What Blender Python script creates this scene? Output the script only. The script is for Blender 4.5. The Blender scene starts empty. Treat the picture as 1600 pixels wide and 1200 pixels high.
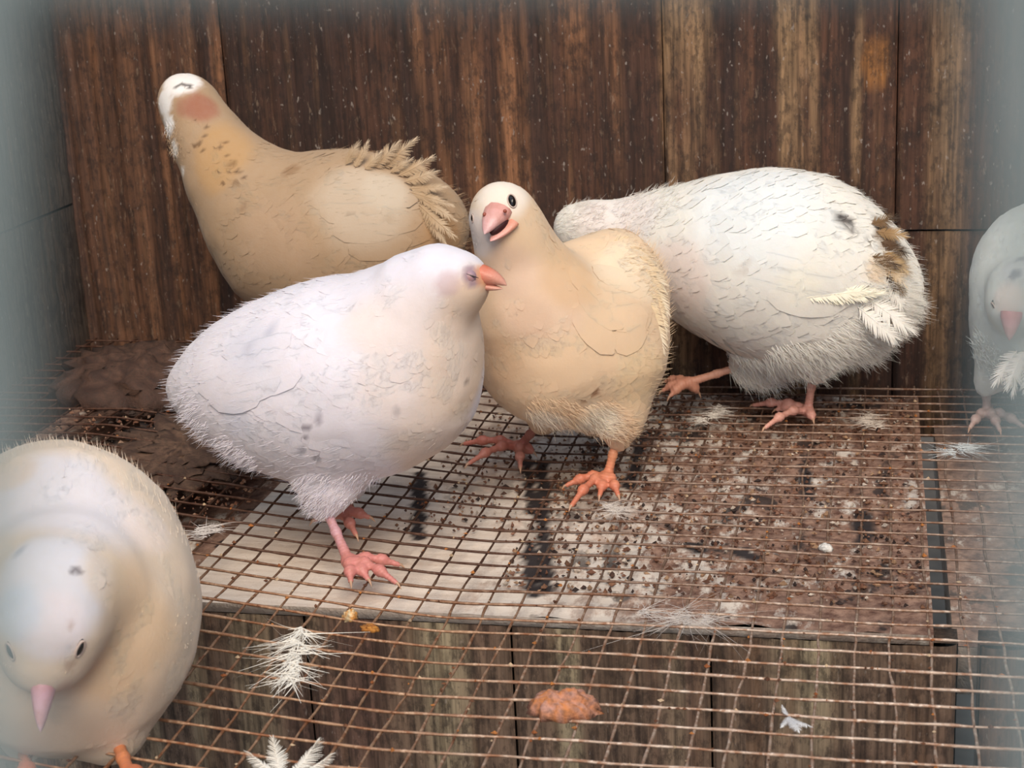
import bpy, math, random
import numpy as np
from mathutils import Matrix, Vector

random.seed(7)
rng = np.random.default_rng(7)
scene = bpy.context.scene
COL = scene.collection

# ------------------------------------------------------------------ camera
H = 0.264                                   # lens height above the wire floor
FPX = 2589.92                               # focal length in pixels (1600 px wide frame)
R = np.array([[0.97669343, -0.01490743, 0.21412077],
              [0.20923363, 0.28859811, -0.93430852],
              [-0.04786671, 0.95733427, 0.28499101]])
CAM = np.array([0.0, 0.0, H])
cam_d = bpy.data.cameras.new('camera')
cam = bpy.data.objects.new('camera', cam_d)
COL.objects.link(cam)
M4 = Matrix([list(R[0]) + [0.0], list(R[1]) + [0.0], list(R[2]) + [H], [0, 0, 0, 1]])
cam.matrix_world = M4
cam_d.sensor_width = 36.0
cam_d.lens = FPX / 1600.0 * 36.0
cam_d.clip_start = 0.002
cam_d.clip_end = 50
cam_d.dof.use_dof = True
cam_d.dof.focus_distance = 0.70
cam_d.dof.aperture_fstop = cam_d.lens / 1.7
scene.camera = cam

# ------------------------------------------------------------------ light
world = bpy.data.worlds.new('sky'); scene.world = world
world.use_nodes = True
wn = world.node_tree.nodes; wl = world.node_tree.links
wn['Background'].inputs[0].default_value = (0.66, 0.82, 1.0, 1)
wn['Background'].inputs[1].default_value = 0.95
sun_d = bpy.data.lights.new('sun', 'SUN')
sun_d.energy = 3.0; sun_d.angle = math.radians(38); sun_d.color = (1.0, 0.84, 0.66)
sun = bpy.data.objects.new('sun', sun_d); COL.objects.link(sun)
sun.rotation_euler = Vector((-0.22, 0.80, -0.85)).to_track_quat('-Z', 'Y').to_euler()
scene.view_settings.view_transform = 'Standard'
scene.view_settings.look = 'None'
scene.view_settings.exposure = 0.0
scene.view_settings.gamma = 1.0
scene.view_settings.use_curve_mapping = False

# ------------------------------------------------------------------ helpers
def ray(px, py):
    return R @ np.array([(px - 800) / FPX, -(py - 600) / FPX, -1.0])
def at(px, py, y):                          # the point at world depth y seen at a pixel
    d = ray(px, py); return CAM + d * (y / d[1])
def atz(px, py, z=0.0):
    d = ray(px, py); return CAM + d * ((z - H) / d[2])
def depth(p):
    return -(R.T @ (np.asarray(p) - CAM))[2]
def pxr(r, p):                              # pixel radius -> metres at p
    return r * depth(p) / FPX
def srgb(r, g, b):
    def f(c):
        c /= 255.0
        return c / 12.92 if c <= 0.04045 else ((c + 0.055) / 1.055) ** 2.4
    return np.array([f(r), f(g), f(b)])

def mesh_obj(name, verts, faces, mat, parent=None, smooth=True, cols=None):
    me = bpy.data.meshes.new(name)
    verts = np.asarray(verts, dtype=float)
    me.from_pydata(verts.tolist(), [], [list(map(int, f)) for f in faces])
    if smooth:
        me.polygons.foreach_set('use_smooth', [True] * len(me.polygons))
    if cols is not None:
        a = me.color_attributes.new('tint', 'FLOAT_COLOR', 'POINT')
        c = np.ones((len(verts), 4)); c[:, :3] = cols
        a.data.foreach_set('color', c.ravel())
    me.materials.append(mat)
    me.update()
    o = bpy.data.objects.new(name, me); COL.objects.link(o)
    if parent is not None:
        o.parent = parent
    return o
def root(name, loc, label=None, cat=None, group=None, kind=None):
    o = bpy.data.objects.new(name, None); COL.objects.link(o)
    o.empty_display_size = 0.02
    o.location = loc
    if label: o['label'] = label
    if cat: o['category'] = cat
    if group: o['group'] = group
    if kind: o['kind'] = kind
    bpy.context.view_layer.update()
    return o
def keep(o, parent):                        # parent while vertices stay in world coordinates
    o.parent = parent
    o.matrix_parent_inverse = Matrix.Translation(-Vector(parent.location))
    return o
def tag(o, label, cat, group=None, kind=None):
    o['label'] = label; o['category'] = cat
    if group: o['group'] = group
    if kind: o['kind'] = kind
    return o
class Geo:                                  # collects vertices, faces and tints of one mesh
    def __init__(s): s.v = []; s.f = []; s.c = []; s.n = 0
    def add(s, v, f, c=None):
        v = np.asarray(v, float).reshape(-1, 3); f = np.asarray(f, int)
        s.v.append(v); s.f.append(f + s.n); s.n += len(v)
        cc = np.ones((len(v), 3)) if c is None else np.broadcast_to(np.asarray(c, float), (len(v), 3))
        s.c.append(cc)
    def build(s, name, mat, parent=None, smooth=True, tint=True):
        fl = []
        for f in s.f: fl.extend(f.tolist())
        o = mesh_obj(name, np.concatenate(s.v), fl, mat, None, smooth, np.concatenate(s.c) if tint else None)
        if parent is not None: keep(o, parent)
        return o

def vnoise(p, seed=0):                      # smooth value noise, 1..3 dims
    p = np.atleast_2d(np.asarray(p, float)); d = p.shape[1]
    i = np.floor(p).astype(np.int64); f = p - i; f = f * f * (3 - 2 * f)
    out = np.zeros(len(p))
    for k in range(2 ** d):
        w = np.ones(len(p)); h = np.full(len(p), seed * 7919 + 1013, dtype=np.int64)
        for a in range(d):
            b = (k >> a) & 1
            w *= f[:, a] if b else 1 - f[:, a]
            h = (h * 1664525 + (i[:, a] + b) * 22695477 + 1013904223) & 0x7fffffff
        h = ((h ^ (h >> 13)) * 1274126177) & 0x7fffffff
        h = ((h ^ (h >> 16)) * 668265263) & 0x7fffffff
        out += w * ((h >> 8) & 0xffff) / 65535.0
    return out * 2 - 1

def unit(v): v = np.asarray(v, float); return v / (np.linalg.norm(v) + 1e-12)
def tube(g, pts, rad, sides=6, col=None, cap=True):
    pts = np.asarray(pts, float); n = len(pts); rad = np.broadcast_to(np.asarray(rad, float), (n,))
    t = np.gradient(pts, axis=0); t /= np.linalg.norm(t, axis=1)[:, None] + 1e-12
    ref = np.array([0, 0, 1.0]) if abs(t[:, 2]).mean() < 0.8 else np.array([1.0, 0, 0])
    u = np.cross(t, ref); u /= np.linalg.norm(u, axis=1)[:, None] + 1e-12
    w = np.cross(t, u)
    a = np.arange(sides) / sides * 2 * math.pi
    v = pts[:, None] + rad[:, None, None] * (np.cos(a)[None, :, None] * u[:, None] + np.sin(a)[None, :, None] * w[:, None])
    i = np.arange(n - 1)[:, None] * sides; j = np.arange(sides)[None]; k = (j + 1) % sides
    f = np.stack([i + j, i + k, i + sides + k, i + sides + j], -1).reshape(-1, 4)
    c = None
    if col is not None:
        col = np.asarray(col, float)
        c = np.repeat(col, sides, 0) if col.ndim == 2 else col
    g.add(v, f, c)

def catmull(pts, m):
    pts = np.asarray(pts, float)
    p = np.vstack([2 * pts[0] - pts[1], pts, 2 * pts[-1] - pts[-2]])
    out = []
    for i in range(len(pts) - 1):
        a, b, c, d = p[i:i + 4]
        for t in np.linspace(0, 1, m, endpoint=False):
            out.append(0.5 * (2 * b + (c - a) * t + (2 * a - 5 * b + 4 * c - d) * t * t + (3 * b - a - 3 * c + d) * t ** 3))
    out.append(pts[-1])
    return np.array(out)

# ------------------------------------------------------------------ materials
def new_mat(name):
    m = bpy.data.materials.new(name); m.use_nodes = True
    nt = m.node_tree; return m, nt, nt.nodes['Principled BSDF']
def node(nt, t, **kw):
    n = nt.nodes.new(t)
    for k, v in kw.items():
        if k in n.inputs: n.inputs[k].default_value = v
        else: setattr(n, k, v)
    return n
def mixc(nt, fac, a, b, mode='MIX'):
    n = nt.nodes.new('ShaderNodeMix'); n.data_type = 'RGBA'; n.blend_type = mode
    for s, v in ((n.inputs[0], fac), (n.inputs[6], a), (n.inputs[7], b)):
        if hasattr(v, 'is_output') and v.is_output: nt.links.new(v, s)
        elif isinstance(v, (int, float)): s.default_value = v
        else: s.default_value = (*v, 1.0)
    return n.outputs[2]
def ramp(nt, src, stops):
    n = nt.nodes.new('ShaderNodeValToRGB')
    e = n.color_ramp.elements
    while len(e) < len(stops): e.new(0.5)
    for el, (p, c) in zip(e, stops):
        el.position = p; el.color = (c, c, c, 1) if isinstance(c, (int, float)) else (*c, 1)
    nt.links.new(src, n.inputs[0]); return n.outputs[0]
def noise(nt, scale, detail=4, rough=0.55, stretch=(1, 1, 1), off=(0, 0, 0)):
    tc = nt.nodes.new('ShaderNodeNewGeometry')
    mp = nt.nodes.new('ShaderNodeMapping'); mp.inputs['Scale'].default_value = stretch
    mp.inputs['Location'].default_value = off
    nt.links.new(tc.outputs['Position'], mp.inputs['Vector'])
    n = node(nt, 'ShaderNodeTexNoise', Scale=scale, Detail=detail, Roughness=rough)
    nt.links.new(mp.outputs[0], n.inputs['Vector'])
    return n.outputs['Fac']
def bump(nt, b, src, strength, dist):
    n = node(nt, 'ShaderNodeBump', Strength=strength, Distance=dist)
    nt.links.new(src, n.inputs['Height']); nt.links.new(n.outputs[0], b.inputs['Normal'])
def tint(nt):
    n = nt.nodes.new('ShaderNodeAttribute'); n.attribute_name = 'tint'; return n.outputs['Color']

def m_plumage():
    m, nt, b = new_mat('plumage')
    n = noise(nt, 260, 3)
    c = mixc(nt, ramp(nt, n, [(0.3, 0.0), (0.75, 0.10)]), tint(nt), (0.55, 0.46, 0.38))
    nt.links.new(c, b.inputs['Base Color'])
    b.inputs['Roughness'].default_value = 0.85
    b.inputs['Specular IOR Level'].default_value = 0.15
    b.inputs['Sheen Weight'].default_value = 0.12
    b.inputs['Subsurface Weight'].default_value = 0.25
    b.inputs['Subsurface Radius'].default_value = (0.004, 0.003, 0.0022)
    bump(nt, b, noise(nt, 900, 2), 0.12, 0.0006)
    return m
def m_skin(name, col, dark, scale=500, rough=0.5, use_tint=False):
    m, nt, b = new_mat(name)
    n = noise(nt, scale, 3)
    base = tint(nt) if use_tint else col
    c = mixc(nt, ramp(nt, n, [(0.42, 0.0), (0.7, 0.45)]), base, dark)
    nt.links.new(c, b.inputs['Base Color'])
    b.inputs['Roughness'].default_value = rough
    b.inputs['Subsurface Weight'].default_value = 0.1
    b.inputs['Subsurface Radius'].default_value = (0.003, 0.001, 0.0006)
    bump(nt, b, noise(nt, 1400, 2), 0.3, 0.0005)
    return m
def m_plain(name, col, rough=0.5, sc=400, var=0.25):
    m, nt, b = new_mat(name)
    c = mixc(nt, ramp(nt, noise(nt, sc, 3), [(0.35, 0.0), (0.7, var)]), col, tuple(x * 0.4 for x in col))
    nt.links.new(c, b.inputs['Base Color']); b.inputs['Roughness'].default_value = rough
    return m
def m_tinted(name, rough=0.8, sc=700, var=0.35, bstr=0.4, dark=(0.03, 0.02, 0.015)):
    m, nt, b = new_mat(name)
    n = noise(nt, sc, 4)
    c = mixc(nt, ramp(nt, n, [(0.4, 0.0), (0.72, var)]), tint(nt), dark)
    nt.links.new(c, b.inputs['Base Color']); b.inputs['Roughness'].default_value = rough
    bump(nt, b, n, bstr, 0.001)
    return m
def m_wood(name, speck=1.0, pale=1.0, grain_axis='z'):
    m, nt, b = new_mat(name)
    st = (1, 1, 0.045) if grain_axis == 'z' else (0.045, 1, 1)
    g1 = noise(nt, 420, 5, 0.62, st)
    g2 = noise(nt, 130, 4, 0.6, st, (3, 1, 0))
    c = mixc(nt, ramp(nt, g1, [(0.38, 0.0), (0.66, 0.75)]), tint(nt), (0.018, 0.011, 0.009))
    c = mixc(nt, ramp(nt, g2, [(0.55, 0.0), (0.72, 0.45)]), c, (0.20, 0.105, 0.055))
    # blotched dark grime and pale flecks stuck to the boards
    gr = noise(nt, 55, 5, 0.7)
    c = mixc(nt, ramp(nt, gr, [(0.5, 0.0), (0.68, 0.6)]), c, (0.030, 0.018, 0.015))
    fl = noise(nt, 520, 2, 0.5, (1, 1, 0.5))
    c = mixc(nt, ramp(nt, fl, [(0.68, 0.0), (0.74, 0.55 * speck)]), c, (0.42, 0.36, 0.32))
    c = mixc(nt, ramp(nt, noise(nt, 260, 5, 0.75, (1, 1, 0.45), (7, 7, 7)), [(0.50, 0.0), (0.60, 0.55)]), c, (0.022, 0.015, 0.014))
    c = mixc(nt, ramp(nt, noise(nt, 330, 4, 0.7, (1, 1, 0.3), (2, 5, 7)), [(0.60, 0.0), (0.70, 0.4 * speck)]), c, (0.34, 0.24, 0.17))
    nt.links.new(c, b.inputs['Base Color'])
    b.inputs['Roughness'].default_value = 0.72
    b.inputs['Specular IOR Level'].default_value = 0.35
    bump(nt, b, g1, 0.55, 0.0012)
    return m
def m_ledge():
    m, nt, b = new_mat('dung_spattered_board')
    grain = noise(nt, 220, 4, 0.6, (0.06, 1, 1))
    clean = mixc(nt, ramp(nt, grain, [(0.4, 0.0), (0.7, 0.8)]), (0.90, 0.80, 0.71), (0.66, 0.54, 0.45))  # bare wood, albedo raised so the sunlit patch is painted in
    d1 = noise(nt, 150, 5, 0.7)
    dung = mixc(nt, ramp(nt, d1, [(0.35, 0.0), (0.65, 1.0)]), (0.11, 0.05, 0.036), (0.42, 0.26, 0.19))
    d2 = noise(nt, 75, 5, 0.7, (1, 0.5, 1), (5, 2, 1))
    sep = nt.nodes.new('ShaderNodeSeparateColor'); nt.links.new(tint(nt), sep.inputs[0])
    wv = nt.nodes.new('ShaderNodeMath'); wv.operation = 'MULTIPLY_ADD'; wv.inputs[1].default_value = 0.16
    nt.links.new(sep.outputs[1], wv.inputs[0]); nt.links.new(d2, wv.inputs[2])
    dung = mixc(nt, ramp(nt, wv.outputs[0], [(0.565, 0.0), (0.66, 0.9)]), dung, (0.74, 0.67, 0.60))
    d3 = noise(nt, 60, 4, 0.6, (1, 0.6, 1), (9, 4, 1))
    dung = mixc(nt, ramp(nt, d3, [(0.575, 0.0), (0.63, 0.9)]), dung, (0.030, 0.022, 0.022))
    c = mixc(nt, sep.outputs[0], clean, dung)
    c = mixc(nt, sep.outputs[2], c, (0.028, 0.022, 0.024))
    nt.links.new(c, b.inputs['Base Color']); b.inputs['Roughness'].default_value = 0.8
    bump(nt, b, d1, 0.5, 0.002)
    return m
def m_wire(name, a, b2, c3, rough=0.55, metal=0.3, tinted=False):
    m, nt, b = new_mat(name)
    n = noise(nt, 160, 4, 0.65)
    c = mixc(nt, ramp(nt, n, [(0.38, 0.0), (0.62, 1.0)]), a, b2)
    n2 = noise(nt, 420, 3, 0.6, (1, 1, 1), (4, 4, 4))
    c = mixc(nt, ramp(nt, n2, [(0.52, 0.0), (0.68, 0.8)]), c, c3)
    if tinted: c = mixc(nt, 1.0, c, tint(nt), 'MULTIPLY')
    nt.links.new(c, b.inputs['Base Color'])
    b.inputs['Roughness'].default_value = rough; b.inputs['Metallic'].default_value = metal
    bump(nt, b, n2, 0.5, 0.0006)
    return m

MAT = dict(
    plumage=m_plumage(),
    leg=m_skin('scaly_leg_skin', None, (0.50, 0.20, 0.14), 420, 0.5, True),
    beak=m_skin('beak_horn', None, (0.55, 0.24, 0.18), 300, 0.38, True),
    eye=m_plain('eye_black', (0.012, 0.008, 0.007), 0.12, 100, 0.0),
    lid=m_plain('eyelid_skin', (0.62, 0.48, 0.42), 0.6),
    mouth=m_plain('mouth_lining', (0.045, 0.006, 0.008), 0.6),
    claw=m_plain('claw_horn', (0.55, 0.33, 0.22), 0.45),
    wall=m_wood('stained_wall_boards'),
    lower=m_wood('weathered_grey_boards', 0.5),
    ledge=m_ledge(),
    dung=m_tinted('dried_droppings', 0.85, 500, 0.55, 0.7),
    rust=m_wire('rusty_wire', (0.56, 0.45, 0.38), (0.34, 0.18, 0.11), (0.85, 0.74, 0.66), tinted=True),
    zinc=m_wire('galvanised_wire', (0.19, 0.23, 0.228), (0.24, 0.285, 0.285), (0.15, 0.185, 0.18), 0.6, 0.0),
    down=m_tinted('loose_down', 0.8, 600, 0.15, 0.1, (0.3, 0.25, 0.2)),
    soil=m_plain('bare_soil', (0.10, 0.075, 0.055), 0.95, 40, 0.6),
)

# ------------------------------------------------------------------ the setting
WALL_Y = 0.876
def zfloor(x, y):                           # the wire floor: bulges up towards the left
    x = np.asarray(x, float); y = np.asarray(y, float)
    t = np.clip(-0.15 - x, 0, None)
    s = 0.115 * t * t / (t + 0.03)
    w = vnoise(np.stack([x.ravel() * 11, y.ravel() * 11], 1), 3).reshape(x.shape) * 0.0012
    return np.minimum(s, 0.022) + w
def onfloor(px, py, up=0.0):
    z = 0.0
    for _ in range(8):
        p = atz(px, py, z + up); z = float(zfloor(np.array(p[0]), np.array(p[1])))
    return atz(px, py, z + up)

def plank(name, x0, x1, y, z0, z1, mat, parent, paint, thick=0.016, ridge=lambda x: 0.0004, axis='z', seed=1, step=0.0012, zstep=0.008):
    nx = max(4, int((x1 - x0) / step)); nz = max(4, int((z1 - z0) / zstep))
    xs = np.linspace(x0, x1, nx + 1); zs = np.linspace(z0, z1, nz + 1)
    X, Z = np.meshgrid(xs, zs, indexing='ij')
    q = np.stack([X.ravel() * 170 + 0.8 * vnoise(np.stack([X.ravel() * 30, Z.ravel() * 9], 1), seed + 9), Z.ravel() * 3.0], 1)
    n = vnoise(q, seed) + 0.5 * vnoise(q * [2.3, 1.4], seed + 5)
    amp = np.array([ridge(v) for v in xs])[:, None]
    D = n.reshape(X.shape) * amp
    e = np.minimum((X - x0), (x1 - X)); D = D - 0.0022 * np.exp(-e / 0.0011)
    Y = y - D
    idx = np.arange((nx + 1) * (nz + 1)).reshape(nx + 1, nz + 1)
    f = np.stack([idx[:-1, :-1], idx[1:, :-1], idx[1:, 1:], idx[:-1, 1:]], -1).reshape(-1, 4)
    g = Geo()
    g.add(np.stack([X, Y, Z], -1), f, paint(X.ravel(), Z.ravel()))
    bx = np.array([[x0, y, z0], [x1, y, z0], [x1, y, z1], [x0, y, z1], [x0, y + thick, z0], [x1, y + thick, z0], [x1, y + thick, z1], [x0, y + thick, z1]])
    bx[:4, 1] += 0.003
    bx[[0, 3, 4, 7], 0] -= 0.0005; bx[[1, 2, 5, 6], 0] += 0.0005
    g.add(bx, [[4, 7, 6, 5], [0, 4, 5, 1], [1, 5, 6, 2], [2, 6, 7, 3], [3, 7, 4, 0]], paint(bx[:, 0], bx[:, 2]))
    return g.build(name, mat, parent)

def wx(px): return float(at(px, 150, WALL_Y)[0])
STRIPS = [(150, 9, .8), (205, 8, .5), (250, 7, .6), (300, 10, .6), (345, 8, .6), (655, 10, .75), (688, 12, .9), (738, 15, .8),
          (795, 16, .85), (820, 6, .5), (905, 20, .85), (958, 14, .7), (1048, 14, .8), (1080, 20, .75), (1112, 8, .5), (1232, 16, .85), (1262, 14, .7), (1340, 7, .55), (1475, 20, .5), (1500, 14, .4)]
KX, KZ = at(1368, 96, WALL_Y)[0], at(1368, 96, WALL_Y)[2]
def paint_wall(x, z):
    n1 = vnoise(np.stack([x * 120, z * 6], 1), 21); n2 = vnoise(np.stack([x * 25, z * 14], 1), 22); n3 = vnoise(np.stack([x * 300, z * 20], 1), 23)
    dark = srgb(66, 48, 43); mid = srgb(100, 68, 53); worn = srgb(166, 116, 82); pale = srgb(186, 150, 112)
    c = dark + (mid - dark) * np.clip(0.5 + 0.6 * n1, 0, 1)[:, None]
    for px, w, a in STRIPS:
        cx = wx(px); hw = w / FPX * 0.93 * 1.1
        d = np.abs(x - cx + 0.0012 * n2) / hw
        k = np.clip(1.6 - d * 1.2, 0, 1) * a * np.clip(0.62 + 0.8 * n2 + 0.5 * n3, 0, 1)
        tgt = worn if px < 1030 else pale
        c = c + (tgt - c) * k[:, None]
    left = np.clip((wx(345) - x) / 0.03, 0, 1)
    c = c + (srgb(116, 82, 62) - c) * (left * np.clip(0.35 + 0.5 * n1, 0, 1))[:, None]
    # the dark stained patch right of the stretched bird and the round knot at the right
    sh = np.exp(-((x - wx(490)) / 0.026) ** 4) * 0.75
    c = c + (srgb(58, 43, 40) - c) * sh[:, None]
    kn = np.sqrt(((x - KX) / 0.0085) ** 2 + ((z - KZ) / 0.0135) ** 2) + 0.12 * n3
    c = c + (srgb(160, 108, 62) - c) * np.clip((1.05 - kn) * 6, 0, 1)[:, None]
    return c
back = root('wall_back', (-0.15, WALL_Y, 0), kind='structure')
back['label'] = 'dark brown stained vertical boards behind the birds'
edges = [wx(92), wx(352), wx(1036), wx(1402), wx(1800), 0.38]
def ridge_w(x):
    return 0.0016 if x < wx(350) else (0.0004 if x < wx(600) else 0.0007)
ZC = float(at(1470, 360, WALL_Y)[2])        # the level joint at the right
for i in range(5):
    xa, xb = edges[i] + (0.0003 if i else -0.014), edges[i + 1] - (0.0003 if i < 4 else -0.014)
    for za, zb in (((-0.03, 0.50),) if i != 3 else ((-0.03, ZC - 0.0006), (ZC + 0.0006, 0.50))):
        plank('board', xa, xb, WALL_Y + (0.0012 if i == 3 and za < 0 else 0), za, zb, MAT['wall'], back, paint_wall, ridge=ridge_w, seed=30 + i)
def paint_side(x, z):
    n = vnoise(np.stack([x * 60, z * 8], 1), 41); return srgb(96, 84, 74) + 0.03 * n[:, None]
def side_wall(name, x, sgn, lab):
    w = root(name, (x, 0.45, 0), kind='structure'); w['label'] = lab
    for k in range(4):
        z0 = -0.03 + k * 0.1325; g = Geo()
        ys = np.linspace(0.03, WALL_Y - 0.0022, 60); zs = np.linspace(z0 + 0.0006, z0 + 0.1319, 14)
        Yg, Zg = np.meshgrid(ys, zs, indexing='ij')
        Xg = x + sgn * 0.0006 * vnoise(np.stack([Yg.ravel() * 8, Zg.ravel() * 160], 1), 50 + k).reshape(Yg.shape)
        idx = np.arange(60 * 14).reshape(60, 14)
        f = np.stack([idx[:-1, :-1], idx[1:, :-1], idx[1:, 1:], idx[:-1, 1:]], -1).reshape(-1, 4)
        g.add(np.stack([Xg, Yg, Zg], -1), f, paint_side(Yg.ravel(), Zg.ravel()))
        xb = x + sgn * 0.016
        b = np.array([[x + sgn * .002, ys[0], zs[0]], [x + sgn * .002, ys[-1], zs[0]], [x + sgn * .002, ys[-1], zs[-1]], [x + sgn * .002, ys[0], zs[-1]],
                      [xb, ys[0], zs[0]], [xb, ys[-1], zs[0]], [xb, ys[-1], zs[-1]], [xb, ys[0], zs[-1]]])
        g.add(b, [[4, 7, 6, 5], [0, 4, 5, 1], [1, 5, 6, 2], [2, 6, 7, 3], [3, 7, 4, 0]], srgb(90, 78, 68))
        g.build('board', MAT['wall'], w)
side_wall('wall_left', edges[0] + 0.0012, -1, 'side boards at the left end of the hutch')
side_wall('wall_right', edges[-1] - 0.0012, 1, 'side boards at the right end of the hutch')
XL, XR = edges[0] + 0.003, edges[-1] - 0.003

# wire floor: two layers of welded wires
def rust_and_light(x, y):                          # rust tints, orange near left; sky-lit right and darkness over the ledge painted in
    k = np.clip((x + 0.16 + 0.03 * vnoise(np.stack([x * 9, y * 9], 1), 67)) / 0.10, 0, 1)[:, None]
    f = np.clip((y - 0.56) / 0.04, 0, 1)[:, None]
    left = np.array([.78, .58, .42]) + (np.array([.19, .12, .095]) - np.array([.78, .58, .42])) * f
    right = np.array([1.0, .95, .9]) + (np.array([.62, .55, .5]) - np.array([1.0, .95, .9])) * f
    return left + (right - left) * k
fl = root('floor', (-0.1, 0.45, 0), kind='structure')
fl['label'] = 'rusty welded half-inch wire mesh floor'
C = 0.0127
g = Geo()
for k, x in enumerate(np.arange(XL + 0.004, XR, C)):
    ys = np.arange(0.024, WALL_Y - 0.001, 0.0042)
    q = np.stack([ys * 22, np.full_like(ys, k * 3.7)], 1)
    xs = x + 0.0011 * vnoise(q, 61) + 0.0005 * vnoise(q * [4, 1], 62)
    r = 0.00052 + 0.00022 * np.clip(vnoise(q * [9, 1], 63), -0.3, 1)
    tube(g, np.stack([xs, ys, zfloor(xs, ys) - 0.0004], 1), r, 6, rust_and_light(xs, ys) * .75)
g.build('lengthwise_wires', MAT['rust'], fl)
g = Geo()
for k, y in enumerate(np.arange(0.026, WALL_Y, C)):
    xs = np.arange(XL + 0.001, XR - 0.001, 0.0042)
    q = np.stack([xs * 22, np.full_like(xs, k * 5.3)], 1)
    ys = y + 0.0009 * vnoise(q, 64) + 0.0004 * vnoise(q * [4, 1], 65)
    r = 0.00052 + 0.00022 * np.clip(vnoise(q * [9, 1], 66), -0.3, 1)
    tube(g, np.stack([xs, ys, zfloor(xs, ys) + 0.0004], 1), r, 6, rust_and_light(xs, ys))
g.build('crosswise_wires', MAT['rust'], fl)

# boards under the wire
LY = 0.579
def dark_streaks(x, y):                            # narrow dark streaks on the board
    o = np.zeros_like(x); n = vnoise(np.stack([x * 160, y * 160], 1), 77)
    for (pa, pb, w) in (((655, 740), (654, 842), .0030), ((822, 722), (832, 800), .0026), ((846, 722), (850, 925), .0032), ((828, 850), (832, 930), .0028), ((1000, 690), (985, 760), .003), ((1085, 855), (1095, 862), .0045), ((1160, 866), (1172, 872), .004), ((1255, 728), (1262, 780), .003), ((1345, 805), (1348, 850), .0035)):
        a = atz(*pa, -.0075)[:2]; b = atz(*pb, -.0075)[:2]; ab = b - a
        t = np.clip(((x - a[0]) * ab[0] + (y - a[1]) * ab[1]) / (ab @ ab), 0, 1)
        d = np.hypot(x - a[0] - t * ab[0], y - a[1] - t * ab[1]) / w + .6 * n
        o = np.maximum(o, np.clip((1.3 - d) * 2.5, 0, 1))
    return o
def flat_board(name, x0, x1, y0, y1, z, th, mat, kinds, dung):
    nx, ny = int((x1 - x0) / 0.002) + 2, int((y1 - y0) / 0.002) + 2
    X, Y = np.meshgrid(np.linspace(x0, x1, nx), np.linspace(y0, y1, ny), indexing='ij')
    q = np.stack([X.ravel() * 90, Y.ravel() * 90], 1)
    D = dung(X.ravel(), Y.ravel())
    Z = z + (0.0016 * np.clip(vnoise(q, 71), 0, 1) * D).reshape(X.shape)
    idx = np.arange(nx * ny).reshape(nx, ny)
    f = np.stack([idx[:-1, :-1], idx[1:, :-1], idx[1:, 1:], idx[:-1, 1:]], -1).reshape(-1, 4)
    g = Geo(); g.add(np.stack([X, Y, Z], -1), f, np.stack([D, np.exp(-((X.ravel() + .135) / .07) ** 2), dark_streaks(X.ravel(), Y.ravel())], 1))
    b = np.array([[x0, y0, z], [x1, y0, z], [x1, y1, z], [x0, y1, z], [x0, y0, z - th], [x1, y0, z - th], [x1, y1, z - th], [x0, y1, z - th]])
    g.add(b, [[0, 4, 5, 1], [1, 5, 6, 2], [2, 6, 7, 3], [3, 7, 4, 0], [4, 7, 6, 5]], np.array([0.2, .6, .6, .4, 0.2, .6, .6, .4])[:, None] * [1, 1, 0])
    o = g.build(name, mat); o['kind'] = 'structure'; o['label'] = kinds; return o
def dung_main(x, y):
    n = vnoise(np.stack([x * 35, y * 35], 1), 75)
    return np.clip((x + 0.20) / 0.11 + 0.35 * n + 0.5 * np.clip((y - 0.69) / 0.05, 0, 1), 0.0, 1)
flat_board('trim_1', -0.283, 0.0225, LY, WALL_Y - 0.002, -0.0075, 0.004, MAT['ledge'], 'wide ledge board under the wire, clean and painted sun-bright at its left end', dung_main)
flat_board('trim_2', XL, -0.287, LY + 0.022, WALL_Y - 0.002, -0.012, 0.02, MAT['ledge'], 'dung-caked board under the wire in the left corner', lambda x, y: np.ones_like(x))
flat_board('trim_3', 0.031, XR, LY + 0.022, WALL_Y - 0.002, -0.022, 0.02, MAT['ledge'], 'dirty board under the wire at the right end', lambda x, y: np.full_like(x, 0.9))
low = root('wall_lower', (-0.1, LY - 0.02, -0.2), kind='structure')
low['label'] = 'weathered vertical boards below the wire floor'
def paint_low(x, z):
    n1 = vnoise(np.stack([x * 95, z * 5], 1), 81); n2 = vnoise(np.stack([x * 40, z * 16], 1), 82)
    a = srgb(128, 106, 90); b = srgb(180, 164, 136); c = srgb(110, 78, 70)
    k = np.clip(n1 * 1.3, 0, 1)[:, None]; j = np.clip(n2 * 1.2, 0, 1)[:, None]
    o = a + (b - a) * k; return o + (c - o) * j * 0.7
def lx(px): return float(at(px, 1060, LY)[0])
le = [XL, lx(150), lx(480), lx(800), lx(1110), lx(1496), lx(1900), XR]
for i in range(7):
    a, b = le[i], le[i + 1]
    if i == 5: a += 0.008
    plank('board', a + 0.0004, b - 0.0004, LY + 0.0005, -0.30, -0.0120, MAT['lower'], low, paint_low, thick=0.016, ridge=lambda x: 0.0006, seed=90 + i)
ground = mesh_obj('ground', [(-3, -3, -0.302), (3, -3, -0.302), (3, 4, -0.302), (-3, 4, -0.302)], [(0, 1, 2, 3)], MAT['soil'])
ground['kind'] = 'structure'; ground['label'] = 'bare soil under the hutch'

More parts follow.
